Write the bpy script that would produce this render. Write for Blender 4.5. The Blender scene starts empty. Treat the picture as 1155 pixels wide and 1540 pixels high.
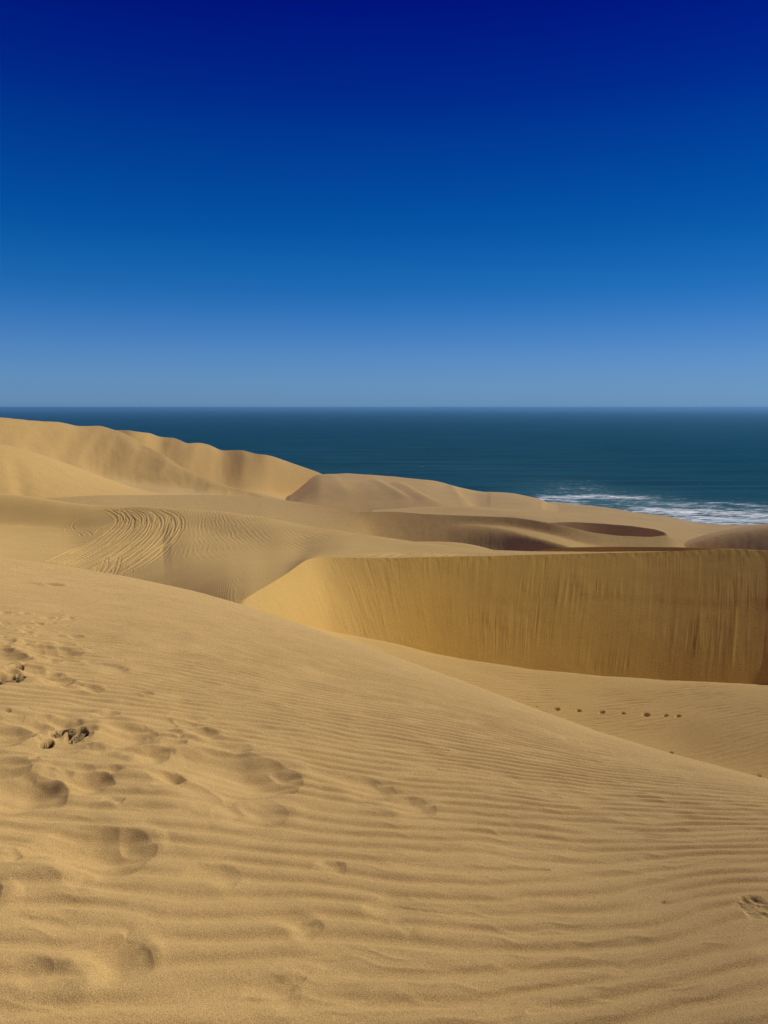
import bpy, math
import numpy as np
from mathutils import Vector

rng = np.random.default_rng(7)
scene = bpy.context.scene
COL = scene.collection
R = math.radians

# ------------------------------------------------------------------ camera
F = 1157.0                       # focal length in photo pixels (photo is 1155 x 1540)
CX, CY = 577.5, 770.0
PITCH = R(7.73)                  # camera looks down by this much
EYE = 90.0                       # eye height above the sea (m)
H0 = 1.6                         # eye height above the sand at the photographer's feet

cam_data = bpy.data.cameras.new('camera')
cam = bpy.data.objects.new('camera', cam_data)
COL.objects.link(cam)
cam.location = (0, 0, EYE)
cam.rotation_euler = (math.pi / 2 - PITCH, 0, 0)
cam_data.sensor_fit = 'VERTICAL'
cam_data.angle = 2 * math.atan(770.0 / F)
cam_data.clip_start = 0.05
cam_data.clip_end = 200000
scene.camera = cam


def ray(px, py):
    """photo pixel -> azimuth (rad, right positive) and t = drop per metre of ground distance"""
    px = np.asarray(px, float); py = np.asarray(py, float)
    x = (px - CX) / F
    y = -(py - CY) / F
    c, s = math.cos(PITCH), math.sin(PITCH)
    dy = c + y * s
    dz = -s + y * c
    return np.arctan2(x, dy), -dz / np.hypot(x, dy)


def project(X, Y, Z):
    c, s = math.cos(PITCH), math.sin(PITCH)
    z = Z - EYE
    d = Y * c - z * s
    u = Y * s + z * c
    return CX + F * X / d, CY - F * u / d


# ------------------------------------------------------------------ noise
_perm = np.random.default_rng(3).permutation(512)
_perm = np.concatenate([_perm, _perm, _perm])
_ga = np.random.default_rng(4).uniform(0, 2 * np.pi, 512)
_gx, _gy = np.cos(_ga), np.sin(_ga)


def perlin(x, y):
    xi = np.floor(x).astype(np.int64); yi = np.floor(y).astype(np.int64)
    xf = x - xi; yf = y - yi
    u = xf * xf * xf * (xf * (xf * 6 - 15) + 10)
    v = yf * yf * yf * (yf * (yf * 6 - 15) + 10)
    xi &= 511; yi &= 511
    x1 = (xi + 1) & 511; y1 = (yi + 1) & 511
    def g(a, b, fx, fy):
        h = _perm[_perm[a] + b] & 511
        return _gx[h] * fx + _gy[h] * fy
    n00 = g(xi, yi, xf, yf); n10 = g(x1, yi, xf - 1, yf)
    n01 = g(xi, y1, xf, yf - 1); n11 = g(x1, y1, xf - 1, yf - 1)
    a = n00 + u * (n10 - n00); b = n01 + u * (n11 - n01)
    return (a + v * (b - a)) * 1.5


def fbm(x, y, octv=4, gain=0.5, lac=2.03):
    s = 0; a = 1.0; tot = 0
    for i in range(octv):
        s = s + a * perlin(x + 17.3 * i, y + 9.1 * i); tot += a
        a *= gain; x = x * lac; y = y * lac
    return s / tot


def smooth(a, b, x):
    t = np.clip((x - a) / (b - a), 0, 1)
    return t * t * (3 - 2 * t)


def ripples(X, V, lam, seed, spread=0.12, jitter=0.16, n=22, sharp=0.35):
    """wind ripples with natural forks: phase of a narrow-band random field; crests run along X.
    returns (profile -1..1, local strength 0..1)"""
    g = np.random.default_rng(seed)
    re = np.zeros_like(X); im = np.zeros_like(X)
    for i in range(n):
        k = 2 * np.pi / (lam * (1 + g.normal() * jitter))
        a = g.normal() * spread
        ph = k * (math.sin(a) * X + math.cos(a) * V) + g.uniform(0, 2 * np.pi)
        re += np.cos(ph); im += np.sin(ph)
    amp = np.hypot(re, im) / math.sqrt(n)
    phi = np.arctan2(im, re)
    # steeper on the side that faces the camera
    prof = 2 * (.5 + .5 * np.cos(phi + sharp * np.sin(phi))) ** 1.8 - .75
    return prof, np.clip(amp * 1.1, 0, 1.15)


# ------------------------------------------------------------------ meshes
def grid_mesh(name, X, Y, Z, mat, attrs=None):
    nr, nc = X.shape
    me = bpy.data.meshes.new(name)
    co = np.stack([X, Y, Z], -1).reshape(-1, 3).astype(np.float32)
    me.vertices.add(nr * nc)
    me.vertices.foreach_set('co', co.ravel())
    i = np.arange(nr * nc).reshape(nr, nc)
    q = np.stack([i[:-1, :-1], i[:-1, 1:], i[1:, 1:], i[1:, :-1]], -1).reshape(-1, 4).astype(np.int32)
    m = len(q)
    me.loops.add(4 * m)
    me.loops.foreach_set('vertex_index', q.ravel())
    me.polygons.add(m)
    me.polygons.foreach_set('loop_start', np.arange(0, 4 * m, 4, dtype=np.int32))
    me.polygons.foreach_set('use_smooth', np.ones(m, dtype=bool))
    me.update(calc_edges=True)
    for k, a in (attrs or {}).items():
        at = me.attributes.new(k, 'FLOAT', 'POINT')
        at.data.foreach_set('value', np.broadcast_to(a, X.shape).astype(np.float32).ravel())
    me.materials.append(mat)
    ob = bpy.data.objects.new(name, me)
    COL.objects.link(ob)
    return ob


def structure(ob, label, cat, kind='structure'):
    ob['label'] = label; ob['category'] = cat; ob['kind'] = kind
    return ob


def gauss(a, sig):
    if sig <= 0:
        return a
    n = int(3 * sig) + 1
    k = np.exp(-0.5 * (np.arange(-n, n + 1) / sig) ** 2); k /= k.sum()
    return np.convolve(np.pad(a, n, mode='edge'), k, mode='valid')


class Curve:
    """a line on the terrain: control points (photo x, photo y, ground distance)"""
    def __init__(self, pts, sm=8, crease=False, rsm=None):
        self.pts = np.array(pts, float); self.sm = sm; self.crease = crease; self.rsm = rsm or max(sm, 8) * 1.6

    def at(self, az):
        a, t = ray(self.pts[:, 0], self.pts[:, 1])
        o = np.argsort(a)
        t = np.interp(az, a[o], t[o]); r = np.interp(az, a[o], self.pts[o, 2])
        step = np.median(np.diff(az)) * F
        t = gauss(t, self.sm / step); r = gauss(r, self.rsm / step)
        return r, t * r


def hermite(rk, hk, crease, nrows, ease):
    """rk, hk: (curves, cols). returns rows of r, h, segment number + fraction"""
    n = len(rk)
    d = (hk[1:] - hk[:-1]) / (rk[1:] - rk[:-1])
    L = np.zeros_like(hk); Rr = np.zeros_like(hk)
    for i in range(n):
        if i == 0:
            L[i] = Rr[i] = d[0]
        elif i == n - 1:
            L[i] = Rr[i] = d[-1]
        elif crease[i]:
            L[i] = d[i - 1]; Rr[i] = d[i]
        else:
            w1 = rk[i + 1] - rk[i]; w0 = rk[i] - rk[i - 1]
            m = (d[i - 1] * w1 + d[i] * w0) / (w0 + w1)
            lim = 2.5 * np.minimum(abs(d[i - 1]), abs(d[i]))
            same = d[i - 1] * d[i] > 0
            m = np.where(same, np.clip(m, -lim, lim), 0)
            L[i] = Rr[i] = m
    rr = []; hh = []; ss = []
    for i in range(n - 1):
        u = np.linspace(0, 1, nrows[i] + 1)[(0 if i == 0 else 1):, None]
        w = rk[i + 1] - rk[i]
        h00 = 2 * u**3 - 3 * u**2 + 1; h10 = u**3 - 2 * u**2 + u
        h01 = -2 * u**3 + 3 * u**2; h11 = u**3 - u**2
        hh.append(h00 * hk[i] + h10 * w * Rr[i] + h01 * hk[i + 1] + h11 * w * L[i + 1])
        rr.append(rk[i] + u * w); ss.append(i + u + 0 * w)
    return np.concatenate(rr), np.concatenate(hh), np.concatenate(ss)


STEP = 0.00105


def az_of(px, py=800):
    return float(ray(px, py)[0])


def sheet(px0, px1, curves, nrows, step=STEP, fine=None):
    """curves: Curve, or ('off', base_index, dr, dh) = hidden line relative to an earlier curve"""
    az = np.arange(az_of(px0), az_of(px1), step)
    rk = []; hk = []; cr = []
    for c in curves:
        if isinstance(c, Curve):
            r, h = c.at(az); cr.append(c.crease)
        elif c[0] == 'off':
            r = rk[c[1]] + c[2]; h = hk[c[1]] + c[3]; cr.append(c[4] if len(c) > 4 else False)
        rk.append(r); hk.append(h)
    inside = np.arange(max(az[0], R(-30)), min(az[-1], R(30)), fine or step)
    left = np.arange(az[0], inside[0] - step, step * 4); right = np.arange(inside[-1] + step, az[-1], step * 4)
    azc = np.concatenate([left, inside, right])
    rk = np.array([np.interp(azc, az, v) for v in rk]); hk = np.array([np.interp(azc, az, v) for v in hk])
    az = azc
    o = np.argsort(np.median(rk, 1))
    rk = rk[o]; hk = hk[o]; cr = [cr[i] for i in o]
    for i in range(1, len(rk)):
        rk[i] = np.maximum(rk[i], rk[i - 1] + 0.05)
    r, h, s = hermite(rk, hk, cr, nrows, None)
    A = np.broadcast_to(az, r.shape)
    return A, r, EYE - h, s


def slip_base(crest, pts, m, sm=8, shift=0.0):
    """foot line of a slip face: photo points; distance solved so the face falls at gradient m from the crest"""
    p = np.array(pts, float)
    a, t = ray(p[:, 0], p[:, 1])
    rc, hc = crest.at(np.linspace(-1.2, 1.2, 2400))
    ac = np.linspace(-1.2, 1.2, 2400)
    tc_ = np.interp(a, ac, hc / rc); rc = np.interp(a + shift, ac, rc); hc = tc_ * rc
    mm = np.broadcast_to(np.asarray(m, float), rc.shape)
    r = (hc + mm * rc) / (t + mm)
    return Curve(np.stack([p[:, 0], p[:, 1], r], 1), sm)


# ------------------------------------------------------------------ materials
def nt(mat):
    mat.use_nodes = True
    t = mat.node_tree; t.nodes.clear()
    return t, t.nodes, t.links


def sand_material(name, c_wind, c_slip, grain_scale, grain, bump, patch=0.5):
    m = bpy.data.materials.new(name)
    t, N, L = nt(m)
    out = N.new('ShaderNodeOutputMaterial'); b = N.new('ShaderNodeBsdfPrincipled')
    b.inputs['Roughness'].default_value = 0.95
    b.inputs['Specular IOR Level'].default_value = 0.12
    if 'Diffuse Roughness' in b.inputs:
        b.inputs['Diffuse Roughness'].default_value = 0.6
    co = N.new('ShaderNodeTexCoord')
    at = N.new('ShaderNodeAttribute'); at.attribute_name = 'fresh_shade'
    mix = N.new('ShaderNodeMix'); mix.data_type = 'RGBA'
    mix.inputs['A'].default_value = (*c_wind, 1); mix.inputs['B'].default_value = (*c_slip, 1)
    L.new(at.outputs['Fac'], mix.inputs['Factor'])
    n1 = N.new('ShaderNodeTexNoise'); n1.inputs['Scale'].default_value = grain_scale
    n1.inputs['Detail'].default_value = 3; n1.inputs['Roughness'].default_value = 0.8
    L.new(co.outputs['Object'], n1.inputs['Vector'])
    n2 = N.new('ShaderNodeTexNoise'); n2.inputs['Scale'].default_value = patch
    n2.inputs['Detail'].default_value = 5; n2.inputs['Roughness'].default_value = 0.6
    L.new(co.outputs['Object'], n2.inputs['Vector'])
    r1 = N.new('ShaderNodeMapRange'); r1.inputs['From Min'].default_value = 0.3; r1.inputs['From Max'].default_value = 0.7
    r1.inputs['To Min'].default_value = 1 - grain; r1.inputs['To Max'].default_value = 1 + grain
    L.new(n1.outputs['Fac'], r1.inputs['Value'])
    r2 = N.new('ShaderNodeMapRange'); r2.inputs['From Min'].default_value = 0.3; r2.inputs['From Max'].default_value = 0.7
    r2.inputs['To Min'].default_value = 0.95; r2.inputs['To Max'].default_value = 1.05
    L.new(n2.outputs['Fac'], r2.inputs['Value'])
    mu = N.new('ShaderNodeMath'); mu.operation = 'MULTIPLY'
    L.new(r1.outputs['Result'], mu.inputs[0]); L.new(r2.outputs['Result'], mu.inputs[1])
    vm = N.new('ShaderNodeVectorMath'); vm.operation = 'SCALE'
    L.new(mix.outputs['Result'], vm.inputs[0]); L.new(mu.outputs['Value'], vm.inputs['Scale'])
    # moist sand plus shade painted into the dug-up hollows
    ad = N.new('ShaderNodeAttribute'); ad.attribute_name = 'damp_shade'
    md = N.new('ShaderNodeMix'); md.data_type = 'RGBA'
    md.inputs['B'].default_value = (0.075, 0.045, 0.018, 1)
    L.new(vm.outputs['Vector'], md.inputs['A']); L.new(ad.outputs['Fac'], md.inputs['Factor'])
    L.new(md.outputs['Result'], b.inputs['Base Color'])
    bp = N.new('ShaderNodeBump'); bp.inputs['Strength'].default_value = bump[0]; bp.inputs['Distance'].default_value = bump[1]
    L.new(n1.outputs['Fac'], bp.inputs['Height'])
    L.new(bp.outputs['Normal'], b.inputs['Normal'])
    L.new(b.outputs['BSDF'], out.inputs['Surface'])
    return m


C_WIND = (0.530, 0.350, 0.130)
C_SLIP = (0.630, 0.395, 0.078)  # slid sand, with the golden tone of the shaded face mixed in
M_NEAR = sand_material('near_sand', C_WIND, C_SLIP, 230, 0.42, (0.8, 0.004), 1.2)
M_MID = sand_material('mid_sand', (0.545, 0.360, 0.120), C_SLIP, 9, 0.10, (0.4, 0.03), 0.15)
M_FAR = sand_material('far_sand', C_WIND, C_SLIP, 1.1, 0.08, (0.3, 0.12), 0.02)

# ------------------------------------------------------------------ foreground dune
# silhouette of the near dune: photo x, y, distance
CONT = np.array([(-900, 800, 26), (-300, 815, 25), (0, 838, 22), (100, 852, 21), (200, 869, 19.5), (300, 891, 18), (360, 908, 17), (430, 931, 15.6),
                 (500, 956, 14.4), (600, 990, 12.8), (700, 1026, 11.4), (800, 1064, 10.1), (900, 1101, 9.0), (1000, 1131, 8.1),
                 (1080, 1152, 7.5), (1155, 1172, 7.0), (1300, 1210, 6.4), (2000, 1330, 5.5)], float)


def near_coef(az):
    a, t = ray(CONT[:, 0], CONT[:, 1])
    tc = np.interp(az, a, t); rc = np.interp(az, a, CONT[:, 2])
    # behind the camera the dune runs on as a broad crest
    w = smooth(R(60), R(120), np.abs(az))
    q = H0 / rc**2; s = tc - 2 * H0 / rc
    return s * (1 - w) + 0.02 * w, q * (1 - w) + 0.003 * w, rc * (1 - w) + 22 * w


azn = np.concatenate([np.linspace(-math.pi, R(-80), 100)[:-1], np.arange(R(-80), R(-31), 0.0036),
                      np.arange(R(-31), R(31), 0.00092), np.arange(R(31), R(80), 0.0036), np.linspace(R(80), math.pi, 100)])
sc, qc, rcc = near_coef(azn)
inner = np.abs(azn) < R(70)
k = 9
def gsm(a):
    # smooth in angle (uneven spacing): resample, smooth, resample
    u = np.linspace(-math.pi, math.pi, 12000)
    b = gauss(np.interp(u, azn, a), 30)
    return np.interp(azn, u, b)
sc, qc, rcc = gsm(sc), gsm(qc), gsm(rcc)
urow = np.concatenate([np.geomspace(0.05, 1.5, 40)[:-1]])
NEAR_R = []
f_log = np.linspace(0, 1, 1050)
rows1 = 1.5 * (rcc[None, :] * 1.25 / 1.5) ** f_log[:, None]
rows2 = rcc[None, :] * np.linspace(1.25, 3.0, 70)[1:, None]
rn = np.concatenate([np.repeat(urow[:, None], len(azn), 1), rows1, rows2])
An = np.broadcast_to(azn, rn.shape)
h_near = H0 + sc * rn + qc * rn**2
Xn = rn * np.sin(An); Yn = rn * np.cos(An)


def near_point(px, py):
    """photo pixel -> plan position on the near dune (undisplaced)"""
    a, t = ray(px, py)
    a = float(a); t = float(t)
    s = np.interp(a, azn, sc); q = np.interp(a, azn, qc); rc = np.interp(a, azn, rcc)
    A_ = q; B_ = s - t; C_ = H0
    D = B_ * B_ - 4 * A_ * C_
    r = (-B_ - math.sqrt(max(D, 0))) / (2 * A_)
    return r * math.sin(a), r * math.cos(a), EYE - (H0 + s * r + q * r * r), r


# --- ripples
act = (np.abs(An) < R(80)) & (rn > 0.6)
Xa, Ya, ra = Xn[act], Yn[act], rn[act]
wx = fbm(Xa * 0.8 + 5, Ya * 0.8, 3)
wv = fbm(Xa * 1.6, Ya * 1.6 + 40, 3)
lean = 0.22 * Xa * np.exp(-(ra / 3.6) ** 2) - 0.10 * np.maximum(Xa - 0.5, 0) * smooth(3, 5, ra)
V = Ya - lean + 0.035 * wv + 0.09 * wx
stretch = np.where(ra > 0, np.log1p(np.maximum(V, 0.1) / 6.0) * 6.0, V)   # slightly longer far away
Vs = V + .09 * V * np.abs(V)
lam = np.clip(.205 / (1 + .18 * np.abs(V)), .07, .2)
pr, st = ripples(Xa * 1.1, Vs, 0.205, 11, spread=0.10, jitter=0.12, sharp=-.6)
pr2, st2 = ripples(Xa * 0.9 + 3.1, V + 0.05 * fbm(Xa * 5, Ya * 5, 2), 0.075, 12, spread=0.2, n=16)
patch = 0.5 + 0.5 * np.clip(2.2 * fbm(Xa * 0.55 + 3, Ya * 0.55 + 8, 3), -1, 1)
# calmer where people have walked (left), clear ripples on the right
leftness = smooth(1.0, -1.2, Xa + 0.05 * Ya)
amp = 0.0130 * (1 + .1 * smooth(4.5, 2.5, ra)) * lam / .17 * (0.78 + 0.22 * patch) * (1 - 0.28 * leftness) * (0.85 + 0.25 * smooth(2, 5, ra))
amp *= (1 - .8 * smooth(.55, .95, ra / np.broadcast_to(rcc, rn.shape)[act]))
disp = amp * np.clip(st, .45, .95) * pr
disp += 0.0016 * st2 * pr2 * smooth(0.0, 0.6, patch * 0 + 0.5 + fbm(Xa * 0.9, Ya * 0.9 + 77, 3) * 1.5) * (1 - smooth(6, 9, ra))
# soft swells
disp += 0.013 * fbm(Xa * 1.1 + 20, Ya * 1.4 + 3, 3) * (0.5 + 0.9 * leftness)
disp += 0.006 * fbm(Xa * 3.0, Ya * 4.0, 3) * (0.35 + 0.8 * leftness)

disp += .022 * fbm(Xa * 1.7 + 60, Ya * 1.5, 2) * smooth(.3, -1.0, Xa) * smooth(3.2, 4.2, ra) * smooth(9, 7, ra)

# --- wind-worn footprints: (photo x, y, photo width of the rim, depth m, rim angle in the picture deg, sharpness)
PITS = [(190, 1250, 100, .060, 17, 1), (226, 1262, 46, .045, 40, 1), (412, 1148, 108, .075, 26, 1), (440, 1160, 50, .04, 28, 1), (290, 1168, 30, .075, 40, 1),
        (163, 1167, 42, .05, 24, 1), (97, 1180, 56, .06, 48, 1), (48, 1152, 40, .05, 50, .7), (220, 1426, 56, .035, 44, .7),
        (468, 1380, 46, .018, 25, .6), (585, 1182, 46, .020, 32, .8), (638, 1205, 52, .018, 25, .8), (234, 1111, 40, .045, -40, 1), (262, 1132, 30, .04, 40, 1),
        (206, 1097, 18, .03, 20, 1), (318, 1098, 34, .03, 15, 1), (288, 1072, 36, .02, 10, .8), (352, 1113, 60, .03, 15, .6), (2, 1335, 50, .05, 80, 1),
        (88, 1083, 40, .06, 20, .8), (122, 1083, 26, .05, 30, 1), (55, 1108, 44, .06, -45, .8), (432, 1222, 46, .025, 60, .5), (372, 1213, 44, .02, 30, .7),
        (40, 1280, 24, .02, 25, .8), (205, 1108, 30, .03, 25, .8), (345, 1190, 60, .02, 30, .4), (130, 1128, 46, .03, -30, .6),
        (98, 977, 44, .05, 12, 1), (117, 978, 30, .05, 14, 1), (78, 974, 36, .06, 14, 1), (6, 977, 30, .06, 10, 1), (40, 983, 46, .05, 24, 1), (62, 1004, 34, .05, 14, 1),
        (86, 1013, 40, .05, 12, 1), (112, 1028, 26, .05, -30, 1), (148, 1034, 26, .035, 12, 1), (226, 1041, 16, .03, 16, 1), (14, 1070, 12, .04, 8, 1),
        (176, 1000, 40, .014, 14, .7), (190, 1005, 26, .014, 24, .7), (205, 971, 8, .03, 5, 1), (22, 1004, 26, .06, 10, 1),
        (88, 879, 26, .10, 10, 1), (114, 884, 14, .09, 6, 1), (137, 888, 9, .09, 4, 1), (72, 876, 12, .08, 6, 1), (206, 922, 8, .06, 4, 1), (192, 921, 9, .05, 4, 1),
        (77, 909, 9, .05, 4, 1), (132, 914, 8, .05, 4, 1), (46, 931, 8, .07, 4, 1), (120, 955, 20, .07, 12, 1), (86, 950, 10, .06, 10, 1),
        (34, 943, 12, .06, 6, 1), (56, 876, 10, .07, 4, 1), (38, 856, 8, .10, 3, 1), (28, 853, 9, .08, 3, 1), (60, 857, 8, .08, 3, 1), (14, 851, 8, .08, 3, 1),
        (140, 957, 9, .03, 4, 1), (170, 960, 8, .02, 4, 1),
        (500, 1296, 40, .012, 10, .6), (560, 1350, 60, .016, -25, .5), (580, 1365, 50, .014, -30, .5), (120, 1310, 60, .016, -15, .5),
        (330, 1300, 70, .012, 10, .5), (60, 1440, 60, .014, 15, .5), (420, 1470, 70, .012, 12, .5)]
g = np.random.default_rng(21)
for i in range(70):              # the trampled band at the left edge
    u = g.uniform(0, 1)
    PITS.append((g.uniform(-20, 30 + 105 * g.uniform()), 925 + 35 * u + g.normal() * 3, g.uniform(5, 12), g.uniform(.03, .07), g.normal() * 10, 1))
for i in range(46):              # the busy patch lower down
    PITS.append((g.uniform(-20, 130), g.uniform(965, 1035), g.uniform(8, 24), g.uniform(.015, .04), g.normal() * 12, .9))
for i in range(34):
    PITS.append((g.uniform(40, 330), g.uniform(1075, 1200), g.uniform(14, 36), g.uniform(.008, .020), g.normal() * 14 + 12, .8))

full = np.zeros_like(rn)
full[act] = disp
damp_shade = np.zeros_like(rn)
DX = Xn; DY = Yn
ci = np.searchsorted(azn, 0)


def window(x, y, rad):
    """row and column ranges of the near grid around a plan point"""
    a = math.atan2(x, y); r = math.hypot(x, y)
    da = rad / max(r, 0.3)
    c0, c1 = np.searchsorted(azn, [a - da, a + da])
    cm = min(max(np.searchsorted(azn, a), 0), len(azn) - 1)
    r0, r1 = np.searchsorted(rn[:, cm], [r - rad * 1.3, r + rad * 1.3])
    return slice(max(r0, 0), min(r1, rn.shape[0])), slice(max(c0, 0), min(c1, len(azn)))


flat = np.ones_like(rn)
pit_add = np.zeros_like(rn)
pit_lip = np.zeros_like(rn)
for n, (px, py, w, dep, ang, shp) in enumerate(PITS):
    if n < 30:
        w = w * 1.2; dep = dep * 1.1
    x, y, z, r = near_point(px, py)
    # rim direction: two picture points -> plan
    dxp = w * 0.5 * math.cos(R(ang)); dyp = w * 0.5 * math.sin(R(ang))
    x0, y0, _, _ = near_point(px - dxp, py - dyp); x1, y1, _, _ = near_point(px + dxp, py + dyp)
    b = 0.5 * math.hypot(x1 - x0, y1 - y0)
    b = min(b, 0.55 * w * r / F * 1.7)
    fx, fy = (x1 - x0), (y1 - y0)
    l = math.hypot(fx, fy) + 1e-9; fx /= l; fy /= l
    ex, ey = -fy, fx
    if ex * 0.5 + ey < 0:
        ex, ey = -ex, -ey
    a = 1.15 * b
    rs, cs = window(x, y, 3.3 * max(a, b) + 0.02)
    lx = Xn[rs, cs] - x; ly = Yn[rs, cs] - y
    dep = min(dep * 1.05, 0.46 * b)
    wob = fbm(Xn[rs, cs] * 1.2 / b + n * 3.7, Yn[rs, cs] * 1.2 / b, 2)
    e = lx * ex + ly * ey + 0.12 * b * wob
    f = lx * fx + ly * fy + 0.12 * b * fbm(Xn[rs, cs] * 1.4 / b + n, Yn[rs, cs] * 1.4 / b + 9, 2)
    e = e + 0.30 * f * f / b                                     # the rim bows back at its ends
    slope = .395 * max(shp, .4)
    def smin(p, q, k):
        h = np.clip(.5 + .5 * (q - p) / k, 0, 1)
        return q + (p - q) * h - k * h * (1 - h)
    lat = np.clip(1 - (f / (1.2 * b)) ** 2, 0, 1)
    d1 = smin(-e, (1.25 * b - np.abs(f)) * .9, .5 * b)
    down = smooth(-1.9 * a, -.35 * a, e)
    up = np.clip(d1 * slope, 0, None)
    p = -np.clip(smin(up, dep * down * lat ** .7, .25 * dep), 0, None)
    up = up / dep
    lip = 0.20 * dep * np.exp(-((e - 0.25 * b) / (0.30 * b)) ** 2) * np.exp(-(f / b) ** 2)
    lip += 0.45 * dep * np.exp(-((e + 1.7 * a) / (0.5 * a)) ** 2) * np.exp(-(f / (1.1 * b)) ** 2)
    pit_add[rs, cs] = np.minimum(pit_add[rs, cs], p)
    pit_lip[rs, cs] = np.maximum(pit_lip[rs, cs], lip)
    flat[rs, cs] = np.minimum(flat[rs, cs], 1 - 0.75 * np.clip(lat * np.minimum(up * 2, down), 0, 1))

pit_add += pit_lip * (1 - np.clip(-pit_add / .035, 0, 1))
# dug-up hollows with crumbled moist sand and painted-in shade: (x, y, half width px, half height px, depth)
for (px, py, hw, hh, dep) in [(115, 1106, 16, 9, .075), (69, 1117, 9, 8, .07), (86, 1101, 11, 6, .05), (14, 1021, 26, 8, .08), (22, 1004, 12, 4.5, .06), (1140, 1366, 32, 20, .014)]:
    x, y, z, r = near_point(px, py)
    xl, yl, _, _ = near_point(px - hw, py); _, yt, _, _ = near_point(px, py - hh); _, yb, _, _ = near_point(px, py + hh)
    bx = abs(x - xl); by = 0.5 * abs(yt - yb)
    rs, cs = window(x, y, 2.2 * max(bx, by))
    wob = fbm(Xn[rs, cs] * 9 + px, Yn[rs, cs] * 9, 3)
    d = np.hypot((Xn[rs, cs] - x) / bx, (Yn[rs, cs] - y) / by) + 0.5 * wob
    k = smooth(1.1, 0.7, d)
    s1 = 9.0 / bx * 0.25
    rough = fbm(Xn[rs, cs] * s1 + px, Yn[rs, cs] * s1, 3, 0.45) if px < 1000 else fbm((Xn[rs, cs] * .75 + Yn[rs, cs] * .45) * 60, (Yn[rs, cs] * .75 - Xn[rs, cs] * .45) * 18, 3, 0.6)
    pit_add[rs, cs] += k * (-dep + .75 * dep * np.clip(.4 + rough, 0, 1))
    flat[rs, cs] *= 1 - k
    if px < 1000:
        damp_shade[rs, cs] = np.maximum(damp_shade[rs, cs], np.clip(k * (0.15 + .55 * (rough < 0.05)), 0, .7))  # darkest in the low spots: shade put into the colour
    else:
        damp_shade[rs, cs] = np.maximum(damp_shade[rs, cs], np.clip(k * 0.22 * (0.6 + rough * 2), 0, .5))

full = full * flat + pit_add
ob = grid_mesh('foreground_dune', Xn, Yn, EYE - h_near + full, M_NEAR, {'fresh_shade': 0, 'damp_shade': damp_shade})
structure(ob, 'near rippled sand dune slope with windworn footprints along its left side', 'dune')
NEAR_Z = EYE - h_near + full


def near_z(x, y):
    a = math.atan2(x, y); r = math.hypot(x, y)
    c = int(np.clip(np.searchsorted(azn, a), 0, len(azn) - 1))
    i = int(np.clip(np.searchsorted(rn[:, c], r), 0, rn.shape[0] - 1))
    return float(NEAR_Z[i, c])


# ------------------------------------------------------------------ big dunes
def XY(A, r):
    return r * np.sin(A), r * np.cos(A)


def band(s, a, b):
    """0..1 inside segments a..b"""
    return ((s >= a) & (s <= b)).astype(float)


# --- main slip-face dune (its windward back carries the wheel tracks)
crest = Curve([(-900, 770, 112), (-300, 778, 96), (0, 842, 78), (120, 862, 67), (200, 876, 55), (240, 884.5, 48.2), (280, 893.5, 41.3), (310, 901, 36), (335, 906.5, 31.8), (352, 907.5, 29.6), (362, 905.5, 29),
               (385, 891, 32), (410, 876, 35.5), (430, 864, 38.7), (447, 851, 42), (460, 842, 44.6), (475, 838.5, 46.6), (500, 838, 47.6), (540, 839, 48.2), (580, 839.5, 48.5), (660, 837.5, 48.8), (740, 836, 48.8),
               (860, 833, 48.7), (980, 830, 48.2), (1060, 827.5, 47.6), (1100, 826, 47.2), (1155, 828.5, 46.4), (1260, 838, 44.2), (1400, 850, 39), (2000, 900, 31)], sm=5, crease=True)
base = slip_base(crest, [(-900, 935, 0), (-300, 910, 0), (0, 900, 0), (200, 925, 0), (300, 937, 0), (345, 930, 0), (362, 915, 0), (400, 923, 0), (440, 934, 0), (475, 944, 0), (493, 949, 0), (540, 957, 0), (600, 969, 0), (650, 982, 0),
                         (700, 992, 0), (800, 1006, 0), (900, 1015.5, 0), (1000, 1022.5, 0), (1155, 1030.5, 0), (1400, 1040, 0), (2000, 1060, 0)],
                 [.03, .0, -.08, -.1, -.1, -.08, .02, .14, .22, .36, .44, .53, .57, .58, .58, .57, .56, .54, .52, .5, .5], sm=5)
topA = Curve([(-900, 700, 158), (-300, 728, 147), (0, 742, 137), (50, 748, 134), (110, 757, 130), (150, 761, 128.5), (220, 763, 126), (280, 765.5, 122), (340, 770, 114), (400, 778, 104), (450, 788, 96),
              (485, 796, 90), (520, 801, 84), (560, 807, 77), (600, 813, 70), (650, 820, 64), (700, 826, 59), (745, 831, 55.5), (800, 833, 53.3), (900, 833.5, 52), (1155, 833, 49.6), (1400, 855, 44.5), (2000, 905, 35)], sm=6, rsm=30)
mid1 = Curve([(-900, 770, 145), (-300, 778, 136), (0, 789, 126), (50, 793, 123), (110, 797, 119), (150, 792, 118), (220, 786, 113), (280, 790, 103), (340, 806, 83), (400, 826, 62), (450, 836, 54), (485, 828, 57),
              (520, 824, 59), (560, 826, 58), (600, 829, 57), (650, 831, 54.5), (700, 832, 52.4), (745, 833, 51), (900, 833, 49.8), (1155, 830, 47.8), (1400, 853, 42), (2000, 903, 33)], sm=10, rsm=45)
A, r, Z, s = sheet(-900, 1900, [('off', 1, -9, 5.2), base, crest, mid1, topA, ('off', 4, 5, 0.9), ('off', 4, 40, 16)][0:0] or
                   [base, crest, ('off', 0, -7, 4.3), mid1, topA, ('off', 4, 5, 0.75), ('off', 4, 40, 15)], [14, 320, 110, 150, 14, 20], fine=.00075)
X, Y = XY(A, r)
face = band(s, 0, 2)
u = s - 1.0                                                          # 0 foot .. 1 crest on the face
PX, PY = project(X, Y, Z)
on_face = smooth(380, 470, PX)
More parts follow.
